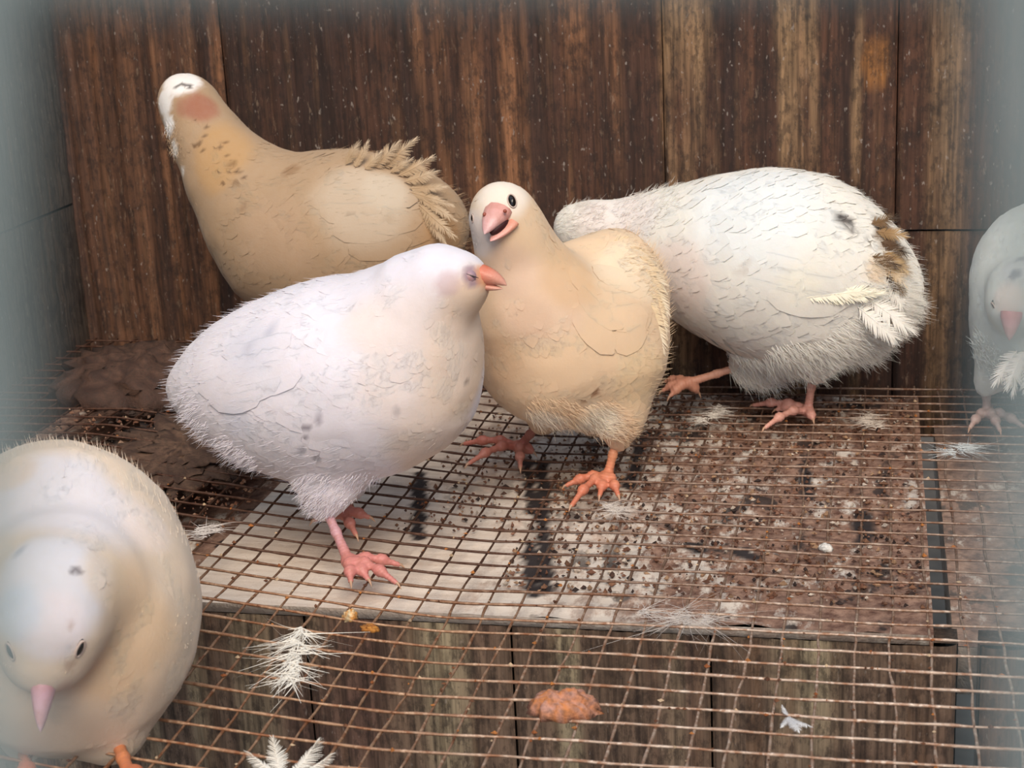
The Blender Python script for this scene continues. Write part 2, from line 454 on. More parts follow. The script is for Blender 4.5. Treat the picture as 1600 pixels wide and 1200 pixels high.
# the sagging wire front of the hutch, leaning back right in front of the lens
FD = 0.0198
RIGHT = R[:, 0]; UPI = R[:, 1]; BACK = R[:, 2]     # picture right, picture up, towards the lens
fru = unit(RIGHT + 0.02 * UPI); frv = unit(UPI - 0.02 * RIGHT); frc = CAM - BACK * FD
fr = root('wall_front', tuple(frc), kind='structure')
fr['label'] = 'galvanised wire mesh front of the hutch, out of focus'
u0 = (1628 - 800) / FPX * FD; v0 = (600 + 118) / FPX * FD
vlo, vhi, ulo, uhi = -0.255, 0.20, -0.30, 0.34
g = Geo()
for u in np.concatenate([np.arange(u0, uhi, C), np.arange(u0 - C, ulo, -C)]):
    t = np.arange(vlo, vhi, 0.01)[:, None]
    tube(g, frc + fru * u + frv * t, 0.00050, 8)
g.build('upright_wires', MAT['zinc'], fr, tint=False)
g = Geo()
for v in np.concatenate([np.arange(v0, vhi, C), np.arange(v0 - C, vlo, -C)]):
    t = np.arange(ulo, uhi, 0.01)[:, None]
    tube(g, frc - BACK * 0.0009 + frv * v + fru * t, 0.00050, 8)
g.build('level_wires', MAT['zinc'], fr, tint=False)

# ------------------------------------------------------------------ animal building
class Field:                                # smooth union of tapered capsules
    def __init__(s, k=0.006): s.a = []; s.b = []; s.ra = []; s.rb = []; s.k = k
    def chain(s, pts, rad):
        for i in range(len(pts) - 1):
            s.a.append(pts[i]); s.b.append(pts[i + 1]); s.ra.append(rad[i]); s.rb.append(rad[i + 1])
    def done(s):
        s.A = np.array(s.a); s.B = np.array(s.b); s.RA = np.array(s.ra); s.RB = np.array(s.rb)
    def __call__(s, p):
        d = None
        for a, b, ra, rb in zip(s.A, s.B, s.RA, s.RB):
            ab = b - a; t = np.clip(((p - a) @ ab) / (ab @ ab + 1e-12), 0, 1)
            e = np.linalg.norm(p - a - t[:, None] * ab, axis=1) - (ra + (rb - ra) * t)
            if d is None: d = e
            else:
                h = np.clip(0.5 + 0.5 * (d - e) / s.k, 0, 1)
                d = d + (e - d) * h - s.k * h * (1 - h)
        return d
    def grad(s, p, e=2e-4):
        g = sum(np.array(k, float) * s(p + np.array(k) * e)[:, None] for k in ((1, -1, -1), (-1, -1, 1), (-1, 1, -1), (1, 1, 1)))
        return g / (np.linalg.norm(g, axis=1)[:, None] + 1e-12)
    def snap(s, p, it=2):
        for _ in range(it): p = p - s(p)[:, None] * s.grad(p)
        return p
    def bounds(s, m):
        lo = np.minimum((s.A - s.RA[:, None]).min(0), (s.B - s.RB[:, None]).min(0)) - m
        hi = np.maximum((s.A + s.RA[:, None]).max(0), (s.B + s.RB[:, None]).max(0)) + m
        return lo, hi
    def hit(s, px, py):                     # first surface point along a viewing line
        d = ray(px, py); d /= np.linalg.norm(d); t = 0.2
        for _ in range(80):
            e = float(s((CAM + t * d)[None])[0]); t += e * 0.9
            if e < 2e-4: break
            if t > 2: return None
        return CAM + t * d

def surface(fld, h):                        # surface nets
    lo, hi = fld.bounds(3 * h)
    n = np.ceil((hi - lo) / h).astype(int) + 1
    gx, gy, gz = [lo[i] + h * np.arange(n[i]) for i in range(3)]
    P = np.stack(np.meshgrid(gx, gy, gz, indexing='ij'), -1)
    V = fld(P.reshape(-1, 3)).reshape(n)
    S = V < 0
    corners = [(i, j, k) for i in (0, 1) for j in (0, 1) for k in (0, 1)]
    m = n - 1
    sub = lambda A, c: A[c[0]:c[0] + m[0], c[1]:c[1] + m[1], c[2]:c[2] + m[2]]
    cnt = sum(sub(S, c).astype(int) for c in corners)
    act = (cnt > 0) & (cnt < 8)
    idx = -np.ones(m, int); idx[act] = np.arange(act.sum())
    acc = np.zeros((act.sum(), 3)); num = np.zeros(act.sum())
    for a in range(8):
        for b in range(a + 1, 8):
            ca, cb = corners[a], corners[b]
            if sum(abs(ca[i] - cb[i]) for i in range(3)) != 1: continue
            va, vb = sub(V, ca)[act], sub(V, cb)[act]
            cr = (va < 0) != (vb < 0)
            t = np.where(cr, va / (va - vb + 1e-15), 0)
            pa, pb = sub(P, ca)[act], sub(P, cb)[act]
            acc[cr] += (pa + t[:, None] * (pb - pa))[cr]; num[cr] += 1
    v = acc / num[:, None]
    faces = []
    for ax in range(3):
        o1, o2 = [i for i in range(3) if i != ax]
        s0 = [slice(None)] * 3; s1 = [slice(None)] * 3
        s0[ax] = slice(0, n[ax] - 1); s1[ax] = slice(1, n[ax])
        ch = S[tuple(s0)] != S[tuple(s1)]
        E = np.argwhere(ch)
        E = E[(E[:, o1] > 0) & (E[:, o2] > 0) & (E[:, o1] < m[o1]) & (E[:, o2] < m[o2])]
        if len(E) == 0: continue
        q = []
        for d1, d2 in ((-1, -1), (0, -1), (0, 0), (-1, 0)):
            e = E.copy(); e[:, o1] += d1; e[:, o2] += d2; q.append(idx[e[:, 0], e[:, 1], e[:, 2]])
        q = np.stack(q, 1)
        ins = S[E[:, 0], E[:, 1], E[:, 2]]
        if ax == 1: ins = ~ins
        q[~ins] = q[~ins][:, ::-1]
        faces.append(q)
    v = fld.snap(v, 2)
    return v, np.concatenate(faces)

FS = np.array([0.0, 0.22, 0.5, 0.78, 1.0]); FWID = np.array([0.35, 0.85, 1.0, 0.75, 0.12])
def feather_coat(g, fld, pts, dirs, ln, wd, lift, paint, jit):
    """short contour feathers that hug the body; all arrays per feather"""
    n = len(pts)
    if n == 0: return
    side0 = np.cross(fld.grad(pts), dirs)
    V = np.zeros((n, 5, 3, 3))
    for i, s in enumerate(FS):
        c = pts + dirs * (ln * s)[:, None]
        gc = fld.grad(c)
        for j, sd in enumerate((-1, 0, 1)):
            p = c + side0 * (wd * FWID[i] * sd)[:, None]
            p = p - fld(p)[:, None] * gc; nn = gc
            up = -0.0003 + lift * s ** 1.5 + (0.00025 if sd == 0 else 0.0) * (1 - s)
            V[:, i, j] = p + nn * np.asarray(up)[:, None]
    base = np.arange(n)[:, None] * 15
    f = []
    for i in range(4):
        for j in range(2):
            k = i * 3 + j; f.append(np.stack([base[:, 0] + k, base[:, 0] + k + 1, base[:, 0] + k + 4, base[:, 0] + k + 3], 1))
    g.add(V.reshape(-1, 3), np.concatenate(f), paint(V.reshape(-1, 3)) * np.repeat(jit, 15)[:, None])
def big_feather(g, base, d, nrm, ln, wd, bend, col, tip=None, fray=True, nb=34):
    """one long feather: a shaft and two rows of barbs that clump and split at the edge"""
    d = np.asarray(d, float); d /= np.linalg.norm(d); nrm = np.asarray(nrm, float)
    sd = np.cross(nrm, d); sd /= np.linalg.norm(sd) + 1e-9; nrm = np.cross(d, sd)
    base = np.asarray(base, float); tip = col if tip is None else tip
    spt = lambda t: base + d * ln * t + nrm * bend * ln * t * t
    ss = np.linspace(0, 1, 8)
    tube(g, np.array([spt(t) for t in ss]), np.interp(ss, [0, 1], [ln * .016, ln * .003]), 5, col * 1.02)
    clump = rng.normal(0, .10, 12)
    for side in (-1, 1):
        for i in range(nb):
            t = .05 + .95 * (i / (nb - 1)) ** .9
            w = wd * np.interp(t, [0, .12, .45, .8, 1], [.35, .75, 1, .95, .8]) * rng.uniform(.82, 1.12)
            ang = np.interp(t, [0, .6, 1], [1.05, .75, .12]) + clump[int(t * 5.9) + (6 if side > 0 else 0)] + rng.normal(0, .05)
            bd = d * math.cos(ang) + sd * side * math.sin(ang)
            p0 = spt(min(t, 1)); hw = d * ln / nb * .62
            if t > .9: hw = hw * .5 + sd * side * ln / nb * .35
            c = col + (tip - col) * np.clip((t - .4) * 2, 0, 1)
            V = []
            for u, k in ((0, 1), (.55, .9), (1, .25)):
                q = p0 + bd * w * u - nrm * .14 * w * u * u + nrm * rng.normal(0, .00008)
                V += [q - hw * k, q + hw * k]
            g.add(V, [(0, 1, 3, 2), (2, 3, 5, 4)], c * rng.uniform(.95, 1.03))
def strands(g, p, d, ln, wd, curl, cols, segs=3):
    """thin tapering barbs as flat ribbons"""
    n = len(p)
    if n == 0: return
    view = p - CAM; sd = np.cross(d, view); sd /= np.linalg.norm(sd, axis=1)[:, None] + 1e-12
    V = np.zeros((n, segs + 1, 2, 3))
    for i in range(segs + 1):
        s = i / segs
        c = p + d * (ln * s)[:, None] + curl * (ln * s * s)[:, None]
        w = wd * (1 - 0.85 * s)
        V[:, i, 0] = c - sd * w[:, None]; V[:, i, 1] = c + sd * w[:, None]
    b = np.arange(n) * (segs + 1) * 2; f = []
    for i in range(segs):
        k = b + i * 2; f.append(np.stack([k, k + 1, k + 3, k + 2], 1))
    g.add(V.reshape(-1, 3), np.concatenate(f), np.repeat(cols, (segs + 1) * 2, 0))

def loft(g, pts, w, h, up, col, sides=10):
    pts = np.asarray(pts, float); up = np.asarray(up, float)
    t = np.gradient(pts, axis=0); t /= np.linalg.norm(t, axis=1)[:, None]
    s = np.cross(t, up); s /= np.linalg.norm(s, axis=1)[:, None]; u = np.cross(s, t)
    a = np.arange(sides) / sides * 2 * math.pi
    v = pts[:, None] + np.asarray(w)[:, None, None] * np.cos(a)[None, :, None] * s[:, None] + np.asarray(h)[:, None, None] * np.sin(a)[None, :, None] * u[:, None]
    n = len(pts); i = np.arange(n - 1)[:, None] * sides; j = np.arange(sides)[None]; k = (j + 1) % sides
    f = np.stack([i + j, i + k, i + sides + k, i + sides + j], -1).reshape(-1, 4)
    g.add(v, f, np.repeat(np.asarray(col, float), sides, 0) if np.ndim(col) == 2 else col)
def ball(g, c, r, col, seg=14, ax=None, sq=(1, 1, 1)):
    th = np.linspace(0, math.pi, seg // 2 + 1); ph = np.arange(seg) / seg * 2 * math.pi
    v = np.stack([np.outer(np.sin(th), np.cos(ph)), np.outer(np.sin(th), np.sin(ph)), np.outer(np.cos(th), np.ones(seg))], -1) * np.array(sq)
    v = v.reshape(-1, 3)
    if ax is not None:
        z = unit(ax); x = unit(np.cross(z, [0.1, 0.2, 1.0])); y = np.cross(z, x)
        v = v[:, :1] * x + v[:, 1:2] * y + v[:, 2:] * z
    n = len(th); i = np.arange(n - 1)[:, None] * seg; j = np.arange(seg)[None]; k = (j + 1) % seg
    f = np.stack([i + j, i + seg + j, i + seg + k, i + k], -1).reshape(-1, 4)
    g.add(v * r + np.asarray(c), f, col)

class Quail:
    def __init__(s, base, label, spine, extra=(), k=0.008, base_col=(230, 222, 214), marks=(), vox=0.0023):
        s.root = root('quail', tuple(base), label, 'quail', 'quail in the wire-floored hutch')
        s.f = Field(k)
        P = [at(px, py, y) for px, py, y, r in spine]; Rr = [pxr(r, p) for (_, _, _, r), p in zip(spine, P)]
        s.f.chain(P, Rr)
        for ch in extra:
            Q = [at(px, py, y) for px, py, y, r in ch]; s.f.chain(Q, [pxr(c[3], q) for c, q in zip(ch, Q)])
        s.f.done()
        s.spine = np.array(P); s.rad = np.array(Rr)
        s.base_col = srgb(*base_col)
        s.marks = []
        for px, py, rad, c, a, soft in marks:       # plumage markings, plus painted light tints: centre, size, colour
            h = s.f.hit(px, py)
            if h is not None: s.marks.append((h, pxr(rad, h), srgb(*c), a, soft))
        v, f = surface(s.f, vox)
        s.v = v; s.n = s.f.grad(v)
        v2 = v + s.n * (0.0004 * vnoise(v * 110, 5))[:, None]
        keep(mesh_obj('body', v2, f, MAT['plumage'], None, True, s.paint(v)), s.root)
    def paint(s, p):
        n = vnoise(p * 55, 11); n2 = vnoise(p * 240, 12)
        c = np.repeat(s.base_col[None], len(p), 0) * (1 + 0.05 * n)[:, None]
        for h, r, col, a, soft in s.marks:
            d = np.linalg.norm(p - h, axis=1) / r + 0.25 * n * soft + 0.2 * n2 * (1 - soft)
            k = np.clip((1 - d) / max(soft, 0.08) * (1.9 if soft >= .8 else 1.3), 0, 1); k = k * k * (3 - 2 * k) * a
            c = c + (col - c) * k[:, None]
        return np.clip(c, 0.005, 0.93)
    def flow(s, p):                          # direction towards the tail along the surface
        best = np.full(len(p), 1e9); T = np.zeros((len(p), 3)); U = np.zeros(len(p))
        for i in range(len(s.spine) - 1):
            a, b = s.spine[i], s.spine[i + 1]; ab = b - a
            t = np.clip(((p - a) @ ab) / (ab @ ab), 0, 1)
            d = np.linalg.norm(p - a - t[:, None] * ab, axis=1) - (s.rad[i] + (s.rad[i + 1] - s.rad[i]) * t)
            m = d < best; best[m] = d[m]; T[m] = -unit(ab); U[m] = (i + t[m]) / (len(s.spine) - 1)
        return T, U
    def coat(s, n=2300, nfuzz=2600, ln=(0.0045, 0.013), lift=0.00055, fluff=()):
        """spine runs tail -> head, so u = 1 is the head"""
        g = Geo()
        i = rng.integers(0, len(s.v), n); p = s.v[i]; T, u = s.flow(p)
        nn = s.f.grad(p)
        d = T + rng.normal(0, 0.12, p.shape) + np.array([0, 0, -0.12])
        d -= nn * (d * nn).sum(1)[:, None]; d /= np.linalg.norm(d, axis=1)[:, None] + 1e-9
        L = ln[1] + (ln[0] - ln[1]) * np.clip((u - 0.45) / 0.45, 0, 1); L *= rng.uniform(.8, 1.2, n)
        feather_coat(g, s.f, p, d, L, L * 0.34, lift * L / 0.012 * (1 + .25 * np.clip((u - .6) / .3, 0, 1)) * rng.uniform(.4, 1.25, n), s.paint, rng.uniform(.97, 1.025, n))
        i = rng.integers(0, len(s.v), nfuzz); p = s.v[i]; T, u = s.flow(p); nn = s.n[i]
        d = T * 1.0 + nn * rng.uniform(.0, .15, nfuzz)[:, None] + rng.normal(0, .13, p.shape)
        d /= np.linalg.norm(d, axis=1)[:, None]
        L = (0.0040 - 0.0022 * np.clip((u - .5) / .4, 0, 1)) * rng.uniform(.6, 1.2, nfuzz)
        strands(g, p, d, L, np.full(nfuzz, 0.00008), T * 0.2, s.paint(p))
        for px, py, rad, cnt, length, down in fluff:     # downy patches: thigh, vent, rump
            h = s.f.hit(px, py)
            if h is None: continue
            w = np.linalg.norm(s.v - h, axis=1) < pxr(rad, h)
            ids = np.nonzero(w)[0]
            if len(ids) == 0: continue
            cnt = cnt * 3; i = rng.choice(ids, cnt); p = s.v[i] + rng.normal(0, .0008, (cnt, 3)); T, u = s.flow(p)
            d = s.n[i] * 0.32 + T * 0.75 + rng.normal(0, .17, p.shape) + np.array([0, 0, -down * .7]); d /= np.linalg.norm(d, axis=1)[:, None]
            strands(g, p, d, length * rng.uniform(.3, .75, cnt), np.full(cnt, 0.00010), rng.normal(0, .25, p.shape), s.paint(p) * rng.uniform(.95, 1.06, cnt)[:, None])
        o = g.build('contour_feathers', MAT['plumage'], s.root); o['kind'] = 'stuff'
    def beak(s, base, tip, w, h, droop=0.12, col=(225, 150, 135), tipc=(235, 185, 165), up=(0, 0, 1), name='beak', flat=1.0):
        base, tip = np.asarray(base), np.asarray(tip); L = np.linalg.norm(tip - base)
        s_ = np.linspace(-0.25, 1, 10)
        upv = unit(np.asarray(up, float))
        pts = np.array([base + (tip - base) * t + upv * L * droop * (0.25 - (max(t, 0) - .5) ** 2) for t in s_])
        pr = np.interp(s_, [-.25, 0, .4, .75, .93, 1], [1.0, 1.0, .74, .42, .2, .03])
        g = Geo(); cc = np.array([srgb(*col) + (srgb(*tipc) - srgb(*col)) * max(t, 0) for t in s_])
        loft(g, pts, w * pr, h * pr * flat, upv, cc, 12)
        return g.build(name, MAT['beak'], s.root)
    def eye(s, px, py, r=0.0027, out=0.35, lid=True, col=None, sq=0.7, tilt=0.0):
        h = s.f.hit(px, py); n = s.f.grad(h[None])[0]
        y = UPI - n * (UPI @ n); y = unit(y + RIGHT * tilt); x = np.cross(y, n)
        g = Geo(); v0 = g.n; ball(g, np.zeros(3), 1.0, (1, 1, 1), 18)
        v = g.v[-1]; g.v[-1] = (h - n * r * (1 - out)) + (v[:, :1] * x * sq + v[:, 1:2] * y + v[:, 2:] * n) * r
        o = g.build('eye', MAT['eye'], s.root)
        if lid:
            g = Geo(); a = np.linspace(0, 2 * math.pi, 25); e = math.sqrt(max(.1, 1 - (1 - out) ** 2)) * 1.02
            tube(g, np.array([h + n * r * .02 + (x * sq * math.cos(t) + y * math.sin(t)) * r * e for t in a]), r * 0.085, 6)
            g.build('eyelid', MAT['lid'], s.root, tint=False)
        return h, n
    def leg(s, hip, ankle, toes, hind=None, r=0.00185, col=(222, 150, 136), foot=(208, 128, 112)):
        """bare shank and toes as one skin; toes are pixel tips on the wire; hip, ankle are points"""
        f = Field(0.0022)
        hip, ankle = np.asarray(hip, float), np.asarray(ankle, float)
        mid = (hip + ankle) / 2
        f.chain([hip, mid, ankle], [r * 1.15, r * 0.95, r * 1.25])
        tips = []
        for t in list(toes) + ([hind] if hind is not None else []):
            t = np.asarray(t, float); L = np.linalg.norm(t - ankle)
            q = [ankle, ankle + (t - ankle) * .35 + [0, 0, L * .10], ankle + (t - ankle) * .68 + [0, 0, L * .08], t]
            f.chain(q, [r * 1.05, r * .88, r * .80, r * .55]); tips.append((q[2], q[3]))
            for kk in (1, 2): f.chain([q[kk] - (t - ankle) * .01, q[kk] + (t - ankle) * .01], [r * .98, r * .98])
        f.done()
        v, fc = surface(f, 0.00062)
        zz = np.linalg.norm(v - ankle, axis=1) / (np.linalg.norm(hip - ankle) + 1e-9)
        up = ((v - ankle) @ unit(hip - ankle)) / np.linalg.norm(hip - ankle)
        k = np.clip(up * 2.2, 0, 1)[:, None]
        cc = srgb(*foot) + (srgb(*col) - srgb(*foot)) * k
        # transverse scutes
        ring = 0.00012 * np.sin(np.linalg.norm(v - hip, axis=1) / 0.0016 * 2 * math.pi)
        v = v + f.grad(v) * ring[:, None]
        o = keep(mesh_obj('leg', v, fc, MAT['leg'], None, True, cc), s.root)
        for a, b in tips:
            g = Geo(); d = unit(b - a); c = [b - d * .001, b + d * .0015 + [0, 0, .0002], b + d * .0032 + [0, 0, -.0012]]
            tube(g, c, [r * .5, r * .34, r * .04], 7)
            cl = g.build('claw', MAT['claw'], None, tint=False); cl.parent = o
        return o
    def wing(s, pts, ln, wd, col=None, lift=0.0012, dirs=None, name='wing', tip=None, bend=0.0):
        """folded wing: long overlapping feathers lying on the flank. pts: pixel roots"""
        g = Geo()
        for i, (px, py) in enumerate(pts):
            h = s.f.hit(px, py)
            if h is None: continue
            n = s.f.grad(h[None])[0]; T, u = s.flow(h[None]); d = T[0] if dirs is None else unit(np.asarray(dirs[i] if len(np.shape(dirs)) == 2 else dirs, float))
            d = unit(d - n * (d @ n) + n * 0.02)
            c = s.paint(h[None])[0] if col is None else srgb(*col)
            L = ln * random.uniform(.85, 1.15)
            m = 8; ss = np.linspace(0, 1, m); w = wd * np.interp(ss, [0, .15, .5, .85, 1], [.3, .8, 1, .7, .1])
            sd = np.cross(n, d); V = []
            for k in range(m):
                for t in (-1, 0, 1):
                    p = h + d * L * ss[k] + sd * w[k] * t
                    q = s.f.snap(p[None], 2)[0]; nq = s.f.grad(q[None])[0]
                    V.append(q + nq * (lift * 0.36 * (0.15 + ss[k]) + (0.0003 if t == 0 else 0) + 0.0001 * i % 0.0006))
            f = [(k * 3 + j, k * 3 + j + 1, k * 3 + j + 4, k * 3 + j + 3) for k in range(m - 1) for j in range(2)]
            g.add(V, f, (s.paint(np.array(V)) if col is None else np.repeat(c[None], len(V), 0)) * random.uniform(.97, 1.02))
        if g.n: return g.build(name, MAT['plumage'], s.root)
def flo(px, py, up=0.0022): return onfloor(px, py, up)

# ------------------------------------------------------------------ the six quail
UPV = np.array([0, 0, 1.0])

# 1. white quail in profile, eyes shut
yA = 0.634
qa = Quail(onfloor(545, 850), 'white quail standing in profile facing right, eye shut, dark flecks on its flank',
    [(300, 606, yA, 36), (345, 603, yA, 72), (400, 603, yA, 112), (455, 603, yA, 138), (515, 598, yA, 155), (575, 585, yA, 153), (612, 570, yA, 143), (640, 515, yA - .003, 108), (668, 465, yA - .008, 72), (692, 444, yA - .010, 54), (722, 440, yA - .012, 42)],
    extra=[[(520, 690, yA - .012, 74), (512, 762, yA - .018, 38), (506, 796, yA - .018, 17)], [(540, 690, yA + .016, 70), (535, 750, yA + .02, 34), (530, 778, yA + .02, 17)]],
    base_col=(233, 228, 238),  # lilac skylight painted into the white base colour
    marks=[(735, 560, 120, (238, 205, 168), .75, 1.0), (690, 690, 110, (232, 204, 176), .6, 1.0), (745, 470, 60, (232, 198, 162), .8, 1.0), (640, 560, 150, (240, 222, 212), .6, 1.0),  # peach breast marks: warm bounce light painted in
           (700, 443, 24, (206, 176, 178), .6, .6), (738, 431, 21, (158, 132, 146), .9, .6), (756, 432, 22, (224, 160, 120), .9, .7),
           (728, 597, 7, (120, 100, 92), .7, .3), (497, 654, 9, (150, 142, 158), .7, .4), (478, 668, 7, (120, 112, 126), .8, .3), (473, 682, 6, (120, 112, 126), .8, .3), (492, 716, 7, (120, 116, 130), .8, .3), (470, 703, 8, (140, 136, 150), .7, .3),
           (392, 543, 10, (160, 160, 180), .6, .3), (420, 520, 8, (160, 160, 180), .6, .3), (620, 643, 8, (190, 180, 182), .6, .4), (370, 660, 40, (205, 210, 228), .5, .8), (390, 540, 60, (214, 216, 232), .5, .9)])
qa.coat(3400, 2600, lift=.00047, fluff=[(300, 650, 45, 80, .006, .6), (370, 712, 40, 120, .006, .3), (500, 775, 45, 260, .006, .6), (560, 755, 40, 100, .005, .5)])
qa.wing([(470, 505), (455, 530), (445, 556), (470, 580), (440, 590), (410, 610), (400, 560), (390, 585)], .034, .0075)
ta = at(792, 446, yA - .014); ba = at(758, 431, yA - .013)
qa.beak(ba, ta, .0046, .0040, .30, (214, 120, 92), (230, 176, 158))
qa.beak(at(752, 445, yA - .013), at(786, 451, yA - .014), .0036, .0020, -.1, (206, 122, 100), (226, 178, 160), name='lower_beak')
g = Geo(); h = qa.f.hit(737, 431); n = qa.f.grad(h[None])[0]
ball(g, h - n * .0022, .0031, srgb(166, 138, 150), 14); qa_eye = g.build('eye', MAT['beak'], qa.root); qa_eye['label'] = 'shut eyelid of bluish pink skin'
g = Geo(); tube(g, [h + n * .0009 - RIGHT * .0024 + UPI * .0006, h + n * .0012 - UPI * .0004, h + n * .0007 + RIGHT * .0024 - UPI * .0010], [.0001, .0003, .0001], 6)
g.build('eyelid_slit', MAT['eye'], qa.root, tint=False)
qa.leg(at(506, 788, yA - .018), flo(545, 877, .003), [flo(622, 882), flo(618, 910), flo(575, 905)], flo(548, 908), col=(206, 160, 170), foot=(212, 136, 130))
qa.leg(at(530, 770, yA + .02), flo(528, 800, .003), [flo(576, 808), flo(556, 835), flo(548, 790)], flo(492, 812), col=(190, 122, 120), foot=(190, 124, 116))

# 2. buff quail facing the lens, beak open
yB = 0.728
qb = Quail(onfloor(880, 735), 'peach-buff quail facing the camera with its pink beak open',
    [(990, 455, yB + .030, 44), (958, 450, yB + .020, 80), (940, 500, yB + .012, 100), (902, 530, yB, 124), (868, 535, yB - .008, 122), (836, 470, yB - .018, 90), (810, 402, yB - .024, 57), (796, 360, yB - .028, 48), (784, 333, yB - .030, 49)],
    extra=[[(985, 545, yB, 46), (985, 570, yB - .002, 40)], [(965, 580, yB - .010, 66), (968, 650, yB - .014, 34), (966, 690, yB - .014, 14)], [(870, 590, yB + .002, 66), (850, 640, yB + .004, 24), (845, 664, yB + .004, 12)], [(925, 620, yB, 44), (925, 660, yB + .004, 22)], [(905, 432, yB + .008, 52), (955, 430, yB + .018, 60)]],
    k=0.010, base_col=(228, 198, 166),
    marks=[(784, 300, 62, (240, 228, 216), .9, .8), (745, 370, 50, (226, 216, 212), .9, .8), (790, 420, 55, (222, 192, 172), .6, 1.0), (840, 480, 90, (236, 206, 184), .6, 1.0), (985, 420, 80, (240, 222, 196), .7, .9), (930, 655, 50, (244, 234, 216), .9, .7), (850, 655, 40, (238, 228, 214), .8, .6),  # cool sky tint painted on the left edge of the head
           (890, 430, 60, (218, 180, 140), .6, .9), (780, 560, 60, (230, 192, 154), .5, 1.0), (934, 611, 6, (120, 72, 40), .9, .3), (928, 616, 5, (120, 72, 40), .8, .3), (912, 626, 4, (120, 72, 40), .8, .3), (958, 662, 4, (120, 72, 40), .6, .3), (830, 500, 40, (216, 184, 160), .5, .8), (1000, 590, 70, (230, 200, 160), .6, .9)])
qb.coat(3400, 2400, lift=.00047, fluff=[(930, 655, 45, 700, .008, .6), (865, 648, 45, 420, .008, .6), (965, 670, 30, 160, .006, .6), (1010, 420, 50, 160, .008, .1)])
qb.wing([(890, 420), (905, 450), (920, 480), (935, 450), (925, 420), (950, 500), (960, 470), (900, 480), (970, 520), (960, 545)], .026, .0075, lift=.0016)
g = Geo()
for px, py, ex, ey in [(960, 375, 20, 4), (985, 385, 24, 18), (1000, 400, 26, 34), (1010, 420, 22, 46), (1018, 445, 14, 52), (1015, 470, 14, 50), (1000, 440, 18, 40), (985, 410, 26, 28)]:
    b_ = qb.f.hit(px, py)
    if b_ is None: b_ = at(px, py, yB + .015)
    d = RIGHT * ex - UPI * ey + BACK * -6
    big_feather(g, b_ + BACK * .0004, d, BACK + .3 * UPI, np.linalg.norm([ex, ey]) * .00038 * 1.1, .0055, .03, srgb(238, 214, 178), srgb(244, 230, 206))
g.build('wing_tips', MAT['plumage'], qb.root)
HB = qb.f.hit(772, 338); fb = unit(-0.42 * RIGHT - 0.62 * UPI + 0.75 * BACK)
qb.beak(at(774, 337, HB[1]) - fb * .001, at(757, 366, HB[1] - .009), .0062, .0042, .22, (218, 158, 148), (232, 190, 192), up=UPI + .6 * BACK, name='upper_beak')
qb.beak(at(789, 353, HB[1]) - fb * .001, at(766, 377, HB[1] - .007), .0052, .0019, -.12, (226, 156, 132), (238, 182, 180), up=UPI + .6 * BACK, name='lower_beak')
g = Geo(); mdir = at(768, 366, HB[1] - .006) - at(792, 346, HB[1]); 
ball(g, at(780, 354, HB[1] - .0022), .0040, (1, 1, 1), 14, ax=mdir, sq=(.62, .62, 1.35))
g.build('mouth_lining', MAT['mouth'], qb.root)
qb.eye(800, 314, .0041, .34, sq=.60, tilt=-.1)
qb.eye(738, 341, .0030, .2, sq=.5)
g = Geo()
for px, py in ((789, 330), (757, 335)):
    c = at(px, py, HB[1] - .0035); ball(g, c, .0009, srgb(150, 70, 52), 8)
g.build('nostril', MAT['beak'], qb.root)
qb.leg(at(845, 658, yB + .004), flo(812, 698, .003), [flo(727, 693), flo(733, 724), flo(813, 730)], flo(832, 706), col=(190, 130, 118), foot=(206, 124, 108))
qb.leg(at(966, 676, yB - .014), flo(949, 745, .003), [flo(886, 758), flo(893, 790), flo(966, 774)], flo(937, 774), col=(230, 160, 122), foot=(212, 128, 100))

